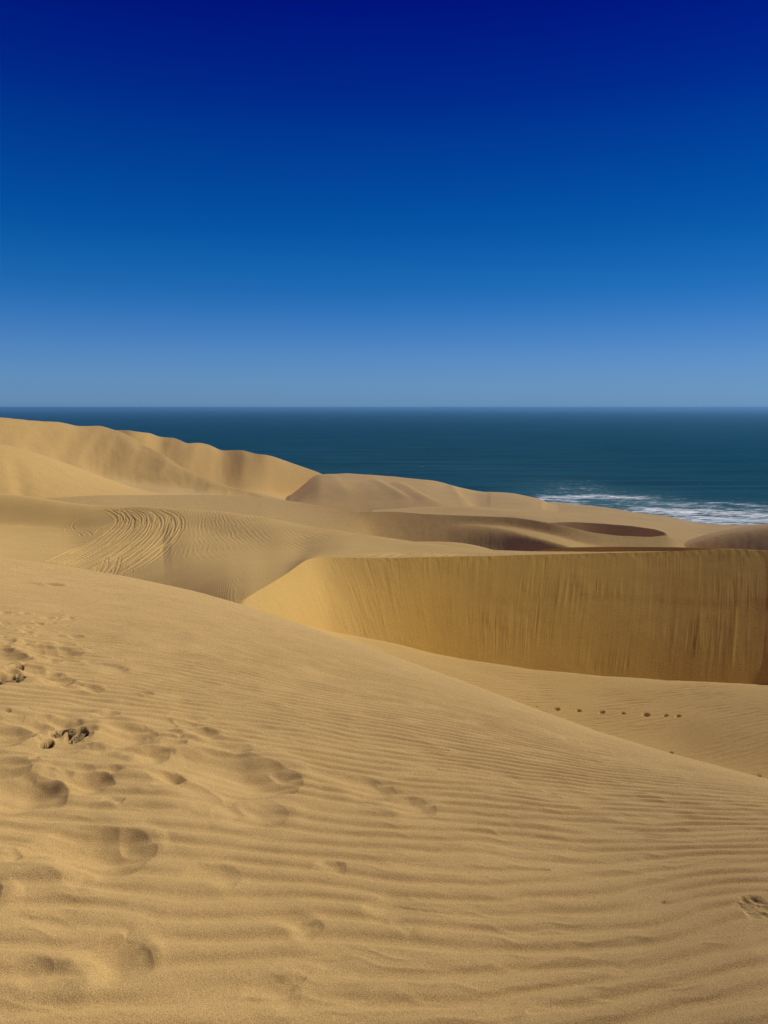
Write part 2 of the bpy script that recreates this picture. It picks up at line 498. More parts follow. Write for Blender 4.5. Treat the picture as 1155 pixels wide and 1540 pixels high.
lat = A * 47.0 - (1 - u) * 1.8 * smooth(9, -5, A * 47.0) + .25 * np.sin(u * 2.2 + A * 9)                                                      # metres along the face
# avalanche tongues: long streaks down the face
sw = 0.25 * fbm(lat * 0.4, u * 2.5, 2)
tong = np.zeros_like(X)
for wl, am, sd in ((2.6, .014, 0), (1.15, .016, 5), (0.5, .018, 9), (0.25, .022, 15), (.13, .018, 22), (.075, .009, 27)):
    n_ = fbm((lat + sw * wl) / wl + sd, u * 1.7 + sd * 1.3 + 0.2 * lat / wl * 0, 2)
    gate = smooth(-.25, .35, fbm(lat / (wl * 3) + sd * 2.2, u * 2.6 + 31 + sd, 2))
    tong += am * n_ * gate
# a few raised tongues that stop part way down, with levees
gg = np.random.default_rng(5)
for i in range(110):
    l0 = gg.uniform(-6, 27); u1 = gg.uniform(.55, 1.0); u0 = u1 - gg.uniform(.15, .7); w0 = gg.uniform(.06, .22); am = gg.uniform(.006, .024)
    lc = l0 + 0.25 * np.sin(u * 3 + i) * .4
    d = (lat - lc) / (w0 * (1.35 - .5 * (u - u0) / (u1 - u0 + 1e-6)).clip(.5, 1.6))
    prof = np.exp(-d**2) - .75 * np.exp(-(d / .55)**2) * smooth(u1 - .35, u1 - .1, u)
    tong += am * prof * smooth(u0 - .01, u0 + .05, u) * smooth(u1 + .04, u1 - .08, u)
for l0, u0, u1, w0, am in ((18.4, .02, .56, .24, .035), (20.2, .02, .54, .22, .03)):
    tong_c = l0 + 0.15 * np.sin(u * 4)
    d = (lat - tong_c) / (w0 * (0.55 + 0.7 * (1 - (u - u0) / (u1 - u0)).clip(0, 1.2)))
    tong += am * (np.exp(-d**2) + .25 * fbm(lat * 6, u * 16, 2) * np.exp(-d**2)) * smooth(u0 - .02, u0 + .1, u) * smooth(u1, u1 - .2, u)
# lip where the upper apron ends part way down the face
lipu = 0.55 + 0.10 * fbm(lat * 0.12 + 4, lat * 0 + 2, 3) + .04 * fbm(lat * .9, lat * 0, 2)
apron = 0.022 * smooth(-.03, .05, u - lipu) * smooth(1.0, .75, u) * smooth(4, 12, lat)
rag = smooth(.93, .99, u) * (0.05 * fbm(lat * 2.2, u * 3, 3))
tong = tong * (.35 + 1.0 * smooth(-.3, .3, fbm(lat * .17 + 3, u * 2.3 + 8, 3)))
Zd = face * on_face * (tong * smooth(0, .04, u) * smooth(1.005, .95, u) + apron + rag * smooth(1.01, .985, u))
# lumps slid over the crest
Zd += face * 0.02 * fbm(X * .5, Y * .5, 3)
# right end of the face: softer drift
Zd += face * smooth(20, 25, lat) * 0.18 * np.exp(-((u - .66) / .2) ** 2)
back = smooth(1.98, 2.02, s)
# windward back: fanned wind streaks and fine ripples
ang = R(64)
Uc = X * math.cos(ang) + Y * math.sin(ang); Vc = -X * math.sin(ang) + Y * math.cos(ang)
bend = 0.010 * (X + 15) ** 2
pS, sS = ripples(Uc * .5, -(X * 0.94 + (Y - 60) * 0.26 - bend * .6) + .35 * fbm(X * .12, Y * .12, 2), 0.5, 31, spread=.06, jitter=.18)
streak = smooth(225, 300, PX) * smooth(640, 470, PX) * smooth(900, 862, PY)
Zd += back * 0.022 * smooth(48, 85, r) * pS * sS * streak * (0.35 + .65 * smooth(-.2, .25, fbm(X * .1 + 9, Y * .1, 3)))
# coarse slanted ripples behind the crest, right of centre
pS, sS = ripples(Uc * .5, (X * 0.93 - (Y - 60) * 0.36) + .25 * fbm(X * .2, Y * .2, 2), 0.85, 33, spread=.09, jitter=.15, sharp=-.5)
Zd += back * 0.055 * pS * sS * smooth(470, 590, PX) * smooth(830, 700, PX) * smooth(2.9, 2.5, s) * smooth(2.0, 2.3, s)
pS, sS = ripples(X, Y, .45, 34)
Zd += back * 0.004 * pS * sS
Zd += back * 0.10 * fbm(X * .09, Y * .09, 3) * smooth(52, 70, r)

# --- wheel tracks on the back of the dune (left)
plan = {}
def on_sheet(px, py):
    a, t = ray(px, py)
    c = int(np.clip(np.searchsorted(A[0], a), 0, A.shape[1] - 1))
    row0 = int(np.searchsorted(s[:, c], 2.0))
    rows = slice(row0, int(np.searchsorted(s[:, c], 4.0)))
    tt = (EYE - Z[rows, c]) / r[rows, c]
    best = int(np.argmin(np.abs(tt - t)))
    rr = r[rows, c][best]
    return rr * math.sin(a), rr * math.cos(a)

def spline(pts, n=40):
    p = np.array(pts, float); k = len(p)
    d = np.concatenate([[0], np.cumsum(np.hypot(*np.diff(p, axis=0).T))])
    u = np.linspace(0, d[-1], n)
    q = np.stack([np.interp(u, d, p[:, 0]), np.interp(u, d, p[:, 1])], 1)
    for c in (0, 1):
        e = q[:, c].copy(); q[:, c] = gauss(e, n / 22); q[0, c] = e[0]; q[-1, c] = e[-1]
    return q

tracks = []
g = np.random.default_rng(8)
outer = np.array([(188, 868), (218, 852), (250, 828), (270, 806), (279, 787), (274, 773), (250, 764), (205, 762)], float)
inner_ = np.array([(72, 846), (100, 834), (130, 820), (158, 803), (172, 790), (178, 780), (170, 771), (150, 767)], float)
for i in range(26):
    f_ = (i + g.uniform(-.3, .3)) / 25
    c_ = inner_ * (1 - f_) + outer * f_ + g.normal(size=(8, 2)) * np.array([2.2, .8])
    i0 = 0 if g.uniform() < .8 else int(g.integers(0, 3)); i1 = 8 if g.uniform() < .5 else int(g.integers(5, 8))
    tracks.append((c_[i0:i1], .05 * g.uniform(.6, 1.2)))
for i in range(9):               # tight turns below the crest
    ox = 150 + i * 9.5 + g.uniform(-3, 3)
    c_ = [(ox + 8, 766), (ox + 22, 774), (ox + 27, 782), (ox + 18, 790), (ox + 6, 796 + g.uniform(-3, 3)), (ox - 2, 800)]
    tracks.append((np.array(c_, float) + g.normal(size=(6, 2)) * np.array([2, 1.2]), .06))
for o in (0, 12):                # the pair that loops off to the left
    tracks.append((np.array([(168 - o * .3, 766.5), (150 - o * .5, 769), (134 - o, 777), (120 - o, 787), (93 + o * 1.1, 797 - o * .15), (100 + o * 1.2, 799.5 - o * .15), (116 + o * 1.2, 800 - o * .2), (125 + o * 1.2, 804 - o * .2), (122 + o * 1.3, 808 - o * .2)], float), .045))
tracks.append((np.array([(186, 775), (172, 783), (158, 790), (147, 797), (144, 801)], float), .05))
for i in range(5):
    x0 = g.uniform(140, 175)
    tracks.append((np.array([(x0, g.uniform(862, 866)), (x0 + g.uniform(4, 10), 850), (x0 + g.uniform(6, 16), 838)], float), .03))
tr = np.zeros_like(X)
for c_, dep in tracks:
    q = spline(c_, 36)
    w = np.array([on_sheet(a_, b_) for a_, b_ in q])
    w[:, 0] = gauss(w[:, 0], 1.2); w[:, 1] = gauss(w[:, 1], 1.2)
    for j in range(len(w) - 1):
        x0, y0 = w[j]; x1, y1 = w[j + 1]
        pad = .55
        xs = [x0, x1]; ys = [y0, y1]
        aa = [math.atan2(x0, y0), math.atan2(x1, y1)]
        rr = [math.hypot(x0, y0), math.hypot(x1, y1)]
        c0, c1 = np.searchsorted(A[0], [min(aa) - pad / min(rr), max(aa) + pad / min(rr)])
        if c1 <= c0: continue
        cm = (c0 + c1) // 2
        cm = min(cm, A.shape[1] - 1)
        lo = int(np.searchsorted(r[:, cm], min(rr) - pad * 1.6)); hi = int(np.searchsorted(r[:, cm], max(rr) + pad * 1.6))
        sl = (slice(lo, hi), slice(c0, c1))
        dx, dy = x1 - x0, y1 - y0; ll = dx * dx + dy * dy + 1e-9
        tt = np.clip(((X[sl] - x0) * dx + (Y[sl] - y0) * dy) / ll, 0, 1)
        d = np.hypot(X[sl] - x0 - tt * dx, Y[sl] - y0 - tt * dy)
        fade = 1.0
        prof = -dep * 1.1 * np.exp(-(d / .12) ** 2) + dep * .55 * np.exp(-((d - .25) / .11) ** 2)
        cur = tr[sl]
        tr[sl] = np.where(np.abs(prof) > np.abs(cur), prof, cur)
Zd += back * tr
fresh_shade = face * (.25 * smooth(360, 420, PX) + .75 * smooth(440, 680, PX))  # golden shade tone painted on the face, mostly left off the sunlit arm
ob = grid_mesh('slip_face_dune', X, Y, Z + Zd, M_MID, {'fresh_shade': fresh_shade, 'damp_shade': 0})
structure(ob, 'crescent dune with steep streaked slip face and wheel tracks on its back', 'dune')

# --- valley floor in front of the slip face
v0 = Curve([(-900, 960, 14), (0, 960, 16), (300, 1000, 17), (500, 1040, 17), (700, 1100, 16), (900, 1170, 15), (1155, 1240, 14), (1400, 1300, 13), (2000, 1430, 12)], sm=20)
v1 = Curve([(-900, 925, 28), (0, 915, 28), (300, 922, 28), (360, 925, 28), (430, 950, 31), (500, 968, 36), (600, 1000, 37.5), (700, 1036, 35.5), (800, 1072, 32.5), (900, 1110, 29.5), (1000, 1140, 27), (1155, 1182, 23.5), (1400, 1230, 21), (2000, 1350, 17)], sm=20)
rb_pts = base.pts.copy()
vb = Curve(np.stack([rb_pts[:, 0], rb_pts[:, 1] + .3, rb_pts[:, 2] + .0], 1), sm=5)
v2 = Curve([(-900, 905, 38), (0, 895, 36), (300, 918, 30), (360, 914, 29.5), (430, 941, 34), (500, 957, 40), (600, 981, 40), (700, 1008, 38.7), (800, 1033, 36.8), (900, 1054, 34.6), (1000, 1070, 32.5), (1155, 1086, 29.5), (1400, 1100, 26.5), (2000, 1180, 20)], sm=20)
A, r, Z, s = sheet(-300, 1900, [('off', 1, -6, 4) if False else Curve(np.stack([v0.pts[:, 0], v0.pts[:, 1] + 260, v0.pts[:, 2] - 3.5], 1), sm=20), v0, v1, v2, vb, ('off', 4, 3, 1.2), ('off', 4, 12, 6)], [6, 10, 60, 160, 10, 4])
X, Y = XY(A, r)
pS, sS = ripples(X * .5 + .2 * Y, Y + .25 * fbm(X * .6, Y * .6, 3), .42, 41, spread=.45, jitter=.25)
mot = smooth(-.3, .2, fbm(X * .35, Y * .35, 3))
Zd = .016 * pS * sS * mot * smooth(47, 33, r) * smooth(0, 6, X) + .05 * fbm(X * .2, Y * .2, 3)
for px, py, w in ((806, 1063, 5), (836, 1066.5, 12), (870, 1068.5, 10), (904, 1070.5, 11), (936, 1072, 9), (971, 1074.5, 13), (1000, 1075.5, 10), (1019, 1077.5, 9),
                  (1008, 1133, 9), (1140, 1168, 9)):
    a, t = ray(px, py)
    c = int(np.searchsorted(A[0], a)); tt = (EYE - Z[:, c]) / r[:, c]
    i = int(np.argmin(np.abs(tt - t))); x, y = X[i, c], Y[i, c]
    rad = w / F * r[i, c] * .35
    d = np.hypot((X - x) / rad, (Y - y) / (rad * 1.6)) + .45 * fbm(X * 5 + px, Y * 3, 2)
    Zd -= .34 * np.clip(1.25 - d, 0, 1) * rad / .2
    Zd += .006 * np.exp(-((d - 1.5) / .4) ** 2)
ob = grid_mesh('valley_floor', X, Y, Z + Zd, M_MID, {'fresh_shade': 0, 'damp_shade': 0})
structure(ob, 'sloping sand hollow with one short row of footprints below the slip face', 'sand hollow')


# --- generic dune builder for everything farther off
def dune(name, label, px0, px1, curves, rows, mat=M_FAR, fresh_shade_seg=None, undul=0.0, ul=30.0, streak=0.0, sl=2.0, ripple=0.0, rl=1.0, step=STEP * 1.15, fpx=None, extra=None):
    A, r, Z, s = sheet(px0, px1, curves, rows, step)
    X, Y = XY(A, r)
    Zd = np.zeros_like(X); fr = np.zeros_like(X)
    if undul:
        Zd += undul * fbm(X / ul, Y / ul, 4)
    if fresh_shade_seg:
        a, b = fresh_shade_seg
        k = smooth(a, a + .15, s) * smooth(b + .001, b - .03, s)
        PX, PY = project(X, Y, Z)
        if fpx:
            k = k * smooth(fpx[0], fpx[1], PX) * smooth(fpx[3], fpx[2], PX)
        fr = k * (1.0 if mat is M_MID else .18)
        if streak:
            lat = A * np.median(r)
            n_ = fbm(lat / sl + 3, (s - a) * 1.5, 3) + .6 * fbm(lat / (sl * .4) + 7, (s - a) * 2, 2)
            Zd += streak * n_ * k
    if ripple:
        pS, sS = ripples(X * .3 + .95 * Y * 0 + Y * .3, X * .8 + Y * .5 + rl * fbm(X / (rl * 12), Y / (rl * 12), 2), rl, 51, spread=.12)
        Zd += ripple * pS * sS * (1 - fr)
    if extra:
        Zd += extra(X, Y, Z, s, A, r)
    ob = grid_mesh(name, X, Y, Z + Zd, mat, {'fresh_shade': fr, 'damp_shade': 0})
    structure(ob, label, 'dune')
    return ob


# low dark wall right behind the slip crest
c2 = Curve([(600, 850, 78), (700, 842, 78), (755, 834.5, 76), (780, 831, 74.5), (820, 826, 72), (860, 823.3, 69), (930, 822.3, 64.5), (1020, 823, 61), (1100, 825, 58), (1160, 828, 55), (1260, 836, 51.5), (1400, 850, 43), (1600, 870, 37)], sm=5, crease=True)
c2b = slip_base(c2, [(600, 868, 0), (700, 862, 0), (780, 852, 0), (860, 846, 0), (930, 844, 0), (1020, 842, 0), (1100, 843, 0), (1260, 852, 0), (1400, 862, 0), (1600, 880, 0)], [.75, .75, .75, .72, .66, .55, .45, .4, .4, .4])
dune('hollow_rim_dune', 'thin dark dune rim showing just behind the long slip crest', 600, 1600, [c2b, c2, ('off', 1, 8, 1.8), ('off', 1, 40, 18)], [40, 20, 16], fresh_shade_seg=(0, 1), mat=M_MID)

# small lens of sand behind the plateau
c3 = Curve([(560, 822, 92), (600, 818, 92), (640, 816.6, 92), (680, 817.6, 92), (715, 821.5, 92), (750, 829, 91), (800, 840, 90)], sm=8)
c3b = Curve([(560, 845, 84), (680, 838, 84), (750, 840, 84), (800, 850, 84)], sm=8)
dune('low_dune', 'small low mound of sand behind the rippled plateau, below the inner ridge', 560, 800, [c3b, c3, ('off', 1, 14, 4)], [30, 16], mat=M_MID)

# bowl with streaked face (right of centre); left part is the dune behind the tracks
cB = Curve([(-900, 690, 190), (-300, 738, 180), (0, 752, 172), (60, 750, 170), (100, 747.5, 170), (150, 745.3, 170), (230, 744.7, 171), (330, 744.3, 172), (365, 746, 171), (400, 748.8, 170), (440, 754, 168), (470, 759, 164), (500, 764, 160),
            (540, 769.5, 155), (560, 769.5, 154), (600, 770, 153), (640, 773, 151), (700, 775, 149), (770, 778, 146), (800, 782, 144), (830, 787, 142), (860, 794, 141), (890, 801, 142), (930, 806, 145), (980, 808, 149), (1002, 805, 152), (1012, 811, 157), (1022, 817, 162), (1034, 825, 168), (1060, 845, 172), (1100, 860, 172)], sm=4, crease=True)
# inside the bowl a second, lower crest leaves the face at x = 690 and comes forward to the right (bench behind it)
MX = [-900, 280, 400, 470, 500, 540, 560, 600, 640, 770, 860, 980, 1100]
MY = [.06, .06, .07, .09, .12, .25, .45, .55, .58, .58, .52, .5, .5]
def mB(pts): return np.interp([p[0] for p in pts], MX, MY)
BBP = [(-900, 745, 0, .3), (-300, 760, 0, .3), (0, 762, 0, .3), (150, 757, 0, .3), (280, 757, 0, .3), (400, 768, 0, .3), (470, 780, 0, .3), (500, 785, 0, .3), (540, 788, 0, .3), (560, 790, 0, .3), (600, 791, 0, .3), (640, 790.5, 0, .3),
       (675, 789.5, 0, .3), (690, 788.3, 0, .4), (720, 788, 0, 1.0), (745, 789.5, 0, 2.0), (770, 793, 0, 3.2), (800, 798.5, 0, 5.0), (830, 805, 0, 6.6), (855, 812, 0, 7.6), (880, 819, 0, 7), (930, 823, 0, 4), (980, 826, 0, 1.5), (1100, 870, 0, .5)]
cBB = slip_base(cB, [p[:3] for p in BBP], mB(BBP), sm=5)
C4Y = {690: 790, 720: 791, 745: 794, 770: 799, 800: 806.5, 830: 814.5, 855: 822, 880: 829}
c4p = []
for p, q, m_ in zip(BBP, cBB.pts, mB(BBP)):
    r4 = q[2] - p[3]
    if p[0] in C4Y:
        y4 = C4Y[p[0]]
    else:                        # stay on the straight face
        h4 = q[2] * float(ray(q[0], q[1])[1]) + m_ * p[3]
        ys = np.linspace(600, 1000, 4001)
        y4 = float(np.interp(h4 / r4, ray(np.full_like(ys, q[0]), ys)[1], ys))
    c4p.append((p[0], y4, r4))
c4 = Curve(c4p, sm=5)
BP = [(-900, 800, 0), (-300, 790, 0), (0, 780, 0), (150, 776, 0), (280, 778, 0), (400, 795, 0), (470, 806, 0), (500, 812, 0), (540, 818, 0), (560, 824, 0), (600, 828, 0), (640, 830, 0), (700, 831, 0), (770, 834, 0), (830, 838, 0), (880, 842, 0), (980, 842, 0), (1100, 895, 0)]
cBb = slip_base(c4, BP, mB(BP))
dune('bowl_dune', 'long low dune whose right end is a scooped slip face with an inner ridge', -900, 1100, [cBb, c4, cBB, cB, ('off', 3, 30, 6.5), ('off', 3, 110, 40)], [80, 24, 70, 30, 20], fresh_shade_seg=(0, 3), streak=.025, sl=1.6, undul=.15, ul=25, fpx=(495, 560, 1100, 1200))

# shaded far wall of the crescent hollow
c5 = Curve([(780, 790, 187), (815, 787, 187), (840, 785.5, 186), (865, 785, 183.5), (900, 787, 178), (950, 791, 169), (985, 796, 161), (1001, 801, 157), (1004, 804, 157), (1009, 818, 158), (1030, 850, 160), (1060, 870, 160)], sm=2, crease=True, rsm=14)
c5b = slip_base(c5, [(780, 812, 0), (840, 812, 0), (900, 820, 0), (950, 824, 0), (1002, 828, 0), (1030, 845, 0), (1060, 870, 0)], [.46, .46, .46, .44, .40, .4, .4])
dune('crescent_dune', 'dark shaded crescent of sand curving to a sharp corner', 780, 1060, [c5b, c5, ('off', 1, 25, 4.5), ('off', 1, 80, 30)], [60, 20, 10], fresh_shade_seg=(0, 1))
# bright corner facet running down to the right
c6 = Curve([(985, 815, 140), (1000, 803, 142), (1004, 802.5, 144), (1012, 808, 150), (1022, 815, 157), (1032, 822, 164), (1045, 832, 170)], sm=3, crease=True)
# right-hand far dune
c7 = Curve([(980, 840, 186), (1010, 828, 186), (1040, 816, 185), (1060, 809, 184), (1090, 802.5, 182), (1120, 797, 179), (1155, 792.5, 175), (1200, 788, 169), (1300, 784, 158), (1500, 786, 145)], sm=8)
c7b = slip_base(c7, [(980, 862, 0), (1040, 846, 0), (1090, 844, 0), (1155, 846, 0), (1300, 850, 0), (1500, 855, 0)], .28)
dune('right_dune', 'brown dune shoulder at the right edge in front of the surf', 980, 1500, [c7b, c7, ('off', 1, 30, 5), ('off', 1, 90, 34)], [70, 20, 10], fresh_shade_seg=(0, .9), streak=.06, sl=2.0, undul=.2, ul=20)

# coastal sand plain running down to the beach
p0 = Curve([(560, 840, 160), (700, 830, 165), (900, 830, 165), (1155, 830, 190), (1600, 850, 190)], sm=10)
p1 = Curve([(560, 782, 215), (640, 776, 215), (700, 775, 215), (760, 778, 215), (850, 784, 215), (930, 790, 215), (1010, 801, 210), (1060, 805, 215), (1155, 803, 230), (1600, 810, 230)], sm=10)
p2 = Curve([(560, 772, 330), (640, 768, 330), (700, 767, 330), (760, 770, 330), (850, 774, 335), (930, 781, 345), (1010, 790, 360), (1060, 797, 380), (1155, 797, 400), (1600, 800, 400)], sm=10)
def shore_r(px, py): return 90.0 / float(ray(px, py)[1])
LAND = [(560, 748), (640, 745), (700, 748), (740, 750), (775, 752.5), (800, 754.5), (850, 757.5), (900, 763), (955, 772), (1000, 777.5), (1030, 783), (1060, 788), (1105, 791), (1155, 790), (1300, 790), (1600, 792)]
p3 = Curve([(x, y, shore_r(x, y) * .985) for x, y in LAND], sm=5)
p4 = Curve([(x, y + 1.5, shore_r(x, y + 1.5) * 1.02) for x, y in LAND], sm=5)
p25 = Curve([(x, y + 4 + .10 * max(0, 1000 - x) * .2, shore_r(x, y) * .78) for x, y in LAND], sm=8)
dune('coastal_sand_plain', 'pale sand plain with low humps sloping down to the beach', 560, 1600, [p0, p1, p2, p25, p3, p4, ('off', 5, 20, 6)], [20, 60, 60, 40, 8, 6], undul=1.6, ul=60)
# low hump on the plain (right of the bowl)
c8 = Curve([(740, 786, 226), (790, 780, 228), (815, 776.5, 230), (840, 776.3, 232), (870, 779, 234), (900, 783, 236), (940, 790, 238), (960, 797, 238)], sm=8)
dune('hump_dune', 'low hump of sand on the plain above the dark crescent', 740, 960, [('off', 1, -30, 12) if False else Curve([(740, 800, 200), (850, 796, 200), (960, 806, 205)], sm=8), c8, ('off', 1, 30, 7)], [30, 16])

# intermediate dune at the left
cG = Curve([(-900, 600, 215), (-300, 640, 222), (0, 667, 238), (30, 674, 243), (60, 683, 249), (95, 695, 256), (130, 708, 263), (165, 721, 270), (200, 733, 277), (225, 739, 281), (245, 742.5, 285), (290, 752, 290), (340, 764, 295)], sm=6, crease=True)
cGb = Curve([(-900, 760, 195), (-300, 764, 197), (0, 764, 200), (100, 762, 206), (200, 762, 215), (245, 762, 222), (340, 775, 230)], sm=10)
def gfold(X, Y, Z, s, A, r):
    PX, PY = project(X, Y, Z)
    return -.6 * np.exp(-((PX - 22 - (PY - 700) * .25) / 14) ** 2) * smooth(0, .3, s) * smooth(1, .6, s) + .35 * fbm(X / 12, Y / 12, 3) * smooth(1, .7, s)
dune('left_mid_dune', 'smooth pale dune shoulder at the left edge sloping down to the right', -900, 340, [cGb, cG, ('off', 1, 40, 6), ('off', 1, 120, 40)], [70, 20, 14], fresh_shade_seg=(0, 1), extra=gfold)

def folds(PX, PY, lines):
    z = 0
    for x0, y0, x1, y1, w, h in lines:
        t = np.clip((PY - y0) / (y1 - y0), 0, 1)
        d = (PX - x0 - (x1 - x0) * t) / (w * (1 + .6 * t))
        z = z + h * np.exp(-np.where(d > 0, d * 1.5, d * .75) ** 2) * smooth(-.02, .12, (PY - y0) / (y1 - y0) + .1) * smooth(1.25, .7, (PY - y0) / (y1 - y0))
    return z


# far ridge, left mass with its bright spur
cF = Curve([(-900, 560, 400), (-300, 600, 400), (0, 628, 405), (50, 633, 420), (90, 635, 438), (118, 640, 447), (150, 640.5, 452), (165, 645, 451), (185, 651, 449), (195, 656.5, 446), (205, 664, 442), (222, 673, 435), (245, 683, 426), (262, 694, 419), (280, 706, 412),
            (300, 716, 406), (320, 723, 401), (350, 733, 394), (400, 746, 384), (450, 758, 376)], sm=5, crease=True, rsm=40)
cFb = slip_base(cF, [(-900, 660, 0), (-300, 680, 0), (0, 684, 0), (60, 697, 0), (100, 706, 0), (150, 717, 0), (200, 725, 0), (245, 730, 0), (280, 736, 0), (320, 740, 0), (400, 752, 0), (450, 765, 0)],
                [.5, .5, .46, .46, .46, .46, .42, .36, .3, .2, .12, .1])
def fbump(X, Y, Z, s, A, r):
    PX, PY = project(X, Y, Z)
    k = smooth(.7, 1.0, s) * smooth(2.0, 1.6, s)
    z = 3.2 * np.sin((PX - 10) / 13.0 + .6 * np.sin(PX / 31)) * smooth(70, 130, PX) * smooth(200, 140, PX) * k * .2
    z += .6 * fbm(PX / 42, PY / 60, 3) * k * smooth(2, 1.8, s)
    z += .5 * smooth(1.0, 1.25, s) * smooth(2.0, 1.75, s) * folds(PX, PY, [(60, 634, 20, 676, 12, 1.3), (108, 638, 66, 700, 12, 1.7), (146, 641, 110, 706, 10, 1.6), (172, 652, 150, 690, 8, 1.5), (205, 666, 190, 705, 9, 1.4), (252, 690, 235, 722, 9, 1.1)])
    return z
cFa = Curve([(-900, 742, 300), (-300, 742, 300), (0, 716, 318), (60, 722, 318), (100, 728, 318), (150, 735, 318), (200, 741, 318), (245, 744, 318), (280, 750, 318), (320, 752, 318), (400, 760, 318), (450, 770, 318)], sm=8)
dune('far_ridge_dune', 'far left dune ridge with shaded flank and a bright winding spur', -900, 450, [cFa, cFb, cF, ('off', 2, 20, 7), ('off', 2, 90, 40)], [30, 90, 16, 10], fresh_shade_seg=(1, 2), streak=.10, sl=5, undul=.8, ul=24, extra=fbump)

# far scalloped ridge
cH = Curve([(120, 650, 520), (170, 647, 517), (195, 647, 513), (203, 648.5, 511), (225, 651, 522), (240, 657, 532), (242, 657.2, 532), (262, 659, 529), (272, 663, 525), (281, 667, 524), (300, 666, 533), (315, 669, 541), (333, 677, 549), (345, 677.3, 548), (366, 677.5, 543), (385, 683, 540), (402, 684.5, 540),
            (430, 693, 570), (465, 705.5, 602), (480, 711, 613), (500, 720, 622), (540, 742, 632)], sm=2.5, crease=True, rsm=8)
cHb = slip_base(cH, [(x, y, 0) for x, y in zip(range(120, 541, 10), np.interp(range(120, 541, 10), [120, 240, 300, 400, 440, 480, 540], [735, 735, 736, 742, 747, 752, 760]))], .48, sm=3, shift=.014)
def hfold(X, Y, Z, s, A, r):
    PX, PY = project(X, Y, Z)
    return .6 * smooth(1.0, 1.3, s) * smooth(2.0, 1.85, s) * folds(PX, PY, [(222, 652, 212, 690, 6, 1.4), (258, 660, 244, 700, 8, 1.8), (296, 667, 280, 716, 8, 2.0), (322, 673, 312, 722, 6, 1.2), (372, 679, 362, 730, 9, .9), (428, 694, 432, 744, 9, 1.0)])
cHa = Curve([(120, 765, 330), (300, 762, 330), (400, 762, 330), (480, 770, 330), (540, 780, 330)], sm=8)
dune('scalloped_ridge_dune', 'far ridge of scalloped slip faces standing against the sea', 120, 540, [cHa, cHb, cH, ('off', 2, 20, 6), ('off', 2, 90, 40)], [40, 90, 16, 10], fresh_shade_seg=(1, 2), streak=.12, sl=6, undul=.6, ul=35, extra=hfold)

# smooth dune centre, far
cK = Curve([(400, 760, 560), (425, 752, 560), (440, 745, 562), (455, 731, 572), (468, 719, 590), (478, 714, 604), (490, 713.5, 610), (520, 713.5, 610), (580, 718, 600), (625, 721.5, 590), (650, 723, 585), (665, 726, 590), (685, 732, 602), (710, 739, 618), (740, 747, 640), (765, 752, 660), (800, 762, 670), (840, 775, 680)], sm=4)
cKm = Curve([(400, 770, 480), (440, 752, 480), (480, 728, 500), (520, 722, 510), (560, 722.5, 505), (600, 728, 490), (640, 736, 470), (670, 747, 450), (695, 757, 430), (715, 765, 415), (740, 768, 405), (800, 772, 400), (840, 780, 400)], sm=5)
cKb = Curve([(400, 778, 405), (480, 778, 415), (560, 780, 402), (640, 782, 378), (700, 782, 358), (740, 784, 370), (840, 794, 360)], sm=8)
def kfold(X, Y, Z, s, A, r):
    PX, PY = project(X, Y, Z)
    return .6 * folds(PX, PY, [(566, 722, 612, 750, 7, 1.3), (600, 727, 655, 757, 9, 1.4), (500, 716, 520, 745, 14, 1.2), (680, 733, 705, 762, 6, 1.2)])
dune('far_smooth_dune', 'broad smooth far dune with a lit ridge line beside the sea', 400, 840, [cKb, cKm, cK, ('off', 2, 30, 8), ('off', 2, 110, 50)], [80, 60, 16, 10], undul=1.2, ul=55, extra=kfold)

# ------------------------------------------------------------------ clods of moist sand
def clod_mesh(seed, elong):
    import bmesh
    bm = bmesh.new()
    bmesh.ops.create_icosphere(bm, subdivisions=4, radius=1.0)
    g = np.random.default_rng(seed)
    co = np.array([v.co[:] for v in bm.verts])
    o = g.uniform(0, 50)
    n_ = fbm(co[:, 0] * 1.3 + o, co[:, 1] * 1.3 + co[:, 2] * 1.1, 4, .6) + .5 * fbm(co[:, 2] * 2.3 + o, co[:, 0] * 2.1 - co[:, 1], 3)
    co *= (1 + .55 * n_)[:, None]
    co *= np.array([elong, 1.0, .72])
    for v, c in zip(bm.verts, co): v.co = c
    me = bpy.data.meshes.new('damp_sand_clod'); bm.to_mesh(me); bm.free()
    me.polygons.foreach_set('use_smooth', np.ones(len(me.polygons), bool))
    return me

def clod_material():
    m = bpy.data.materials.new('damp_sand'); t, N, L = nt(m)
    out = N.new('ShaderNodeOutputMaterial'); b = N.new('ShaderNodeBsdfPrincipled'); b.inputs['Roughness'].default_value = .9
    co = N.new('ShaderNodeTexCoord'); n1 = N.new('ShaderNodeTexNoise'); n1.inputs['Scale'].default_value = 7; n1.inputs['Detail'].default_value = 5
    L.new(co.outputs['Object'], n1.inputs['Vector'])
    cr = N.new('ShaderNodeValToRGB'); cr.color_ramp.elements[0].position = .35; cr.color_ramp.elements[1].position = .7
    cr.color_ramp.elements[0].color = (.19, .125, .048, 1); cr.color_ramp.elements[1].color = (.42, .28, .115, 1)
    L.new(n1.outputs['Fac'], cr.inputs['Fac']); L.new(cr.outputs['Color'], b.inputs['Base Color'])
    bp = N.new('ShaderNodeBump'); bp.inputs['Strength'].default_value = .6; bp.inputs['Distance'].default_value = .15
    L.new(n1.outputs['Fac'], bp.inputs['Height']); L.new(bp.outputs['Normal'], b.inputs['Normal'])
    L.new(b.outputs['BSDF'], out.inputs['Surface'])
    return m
M_CLOD = clod_material()
protos = []
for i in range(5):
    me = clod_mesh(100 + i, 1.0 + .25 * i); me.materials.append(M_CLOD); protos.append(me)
g = np.random.default_rng(77)
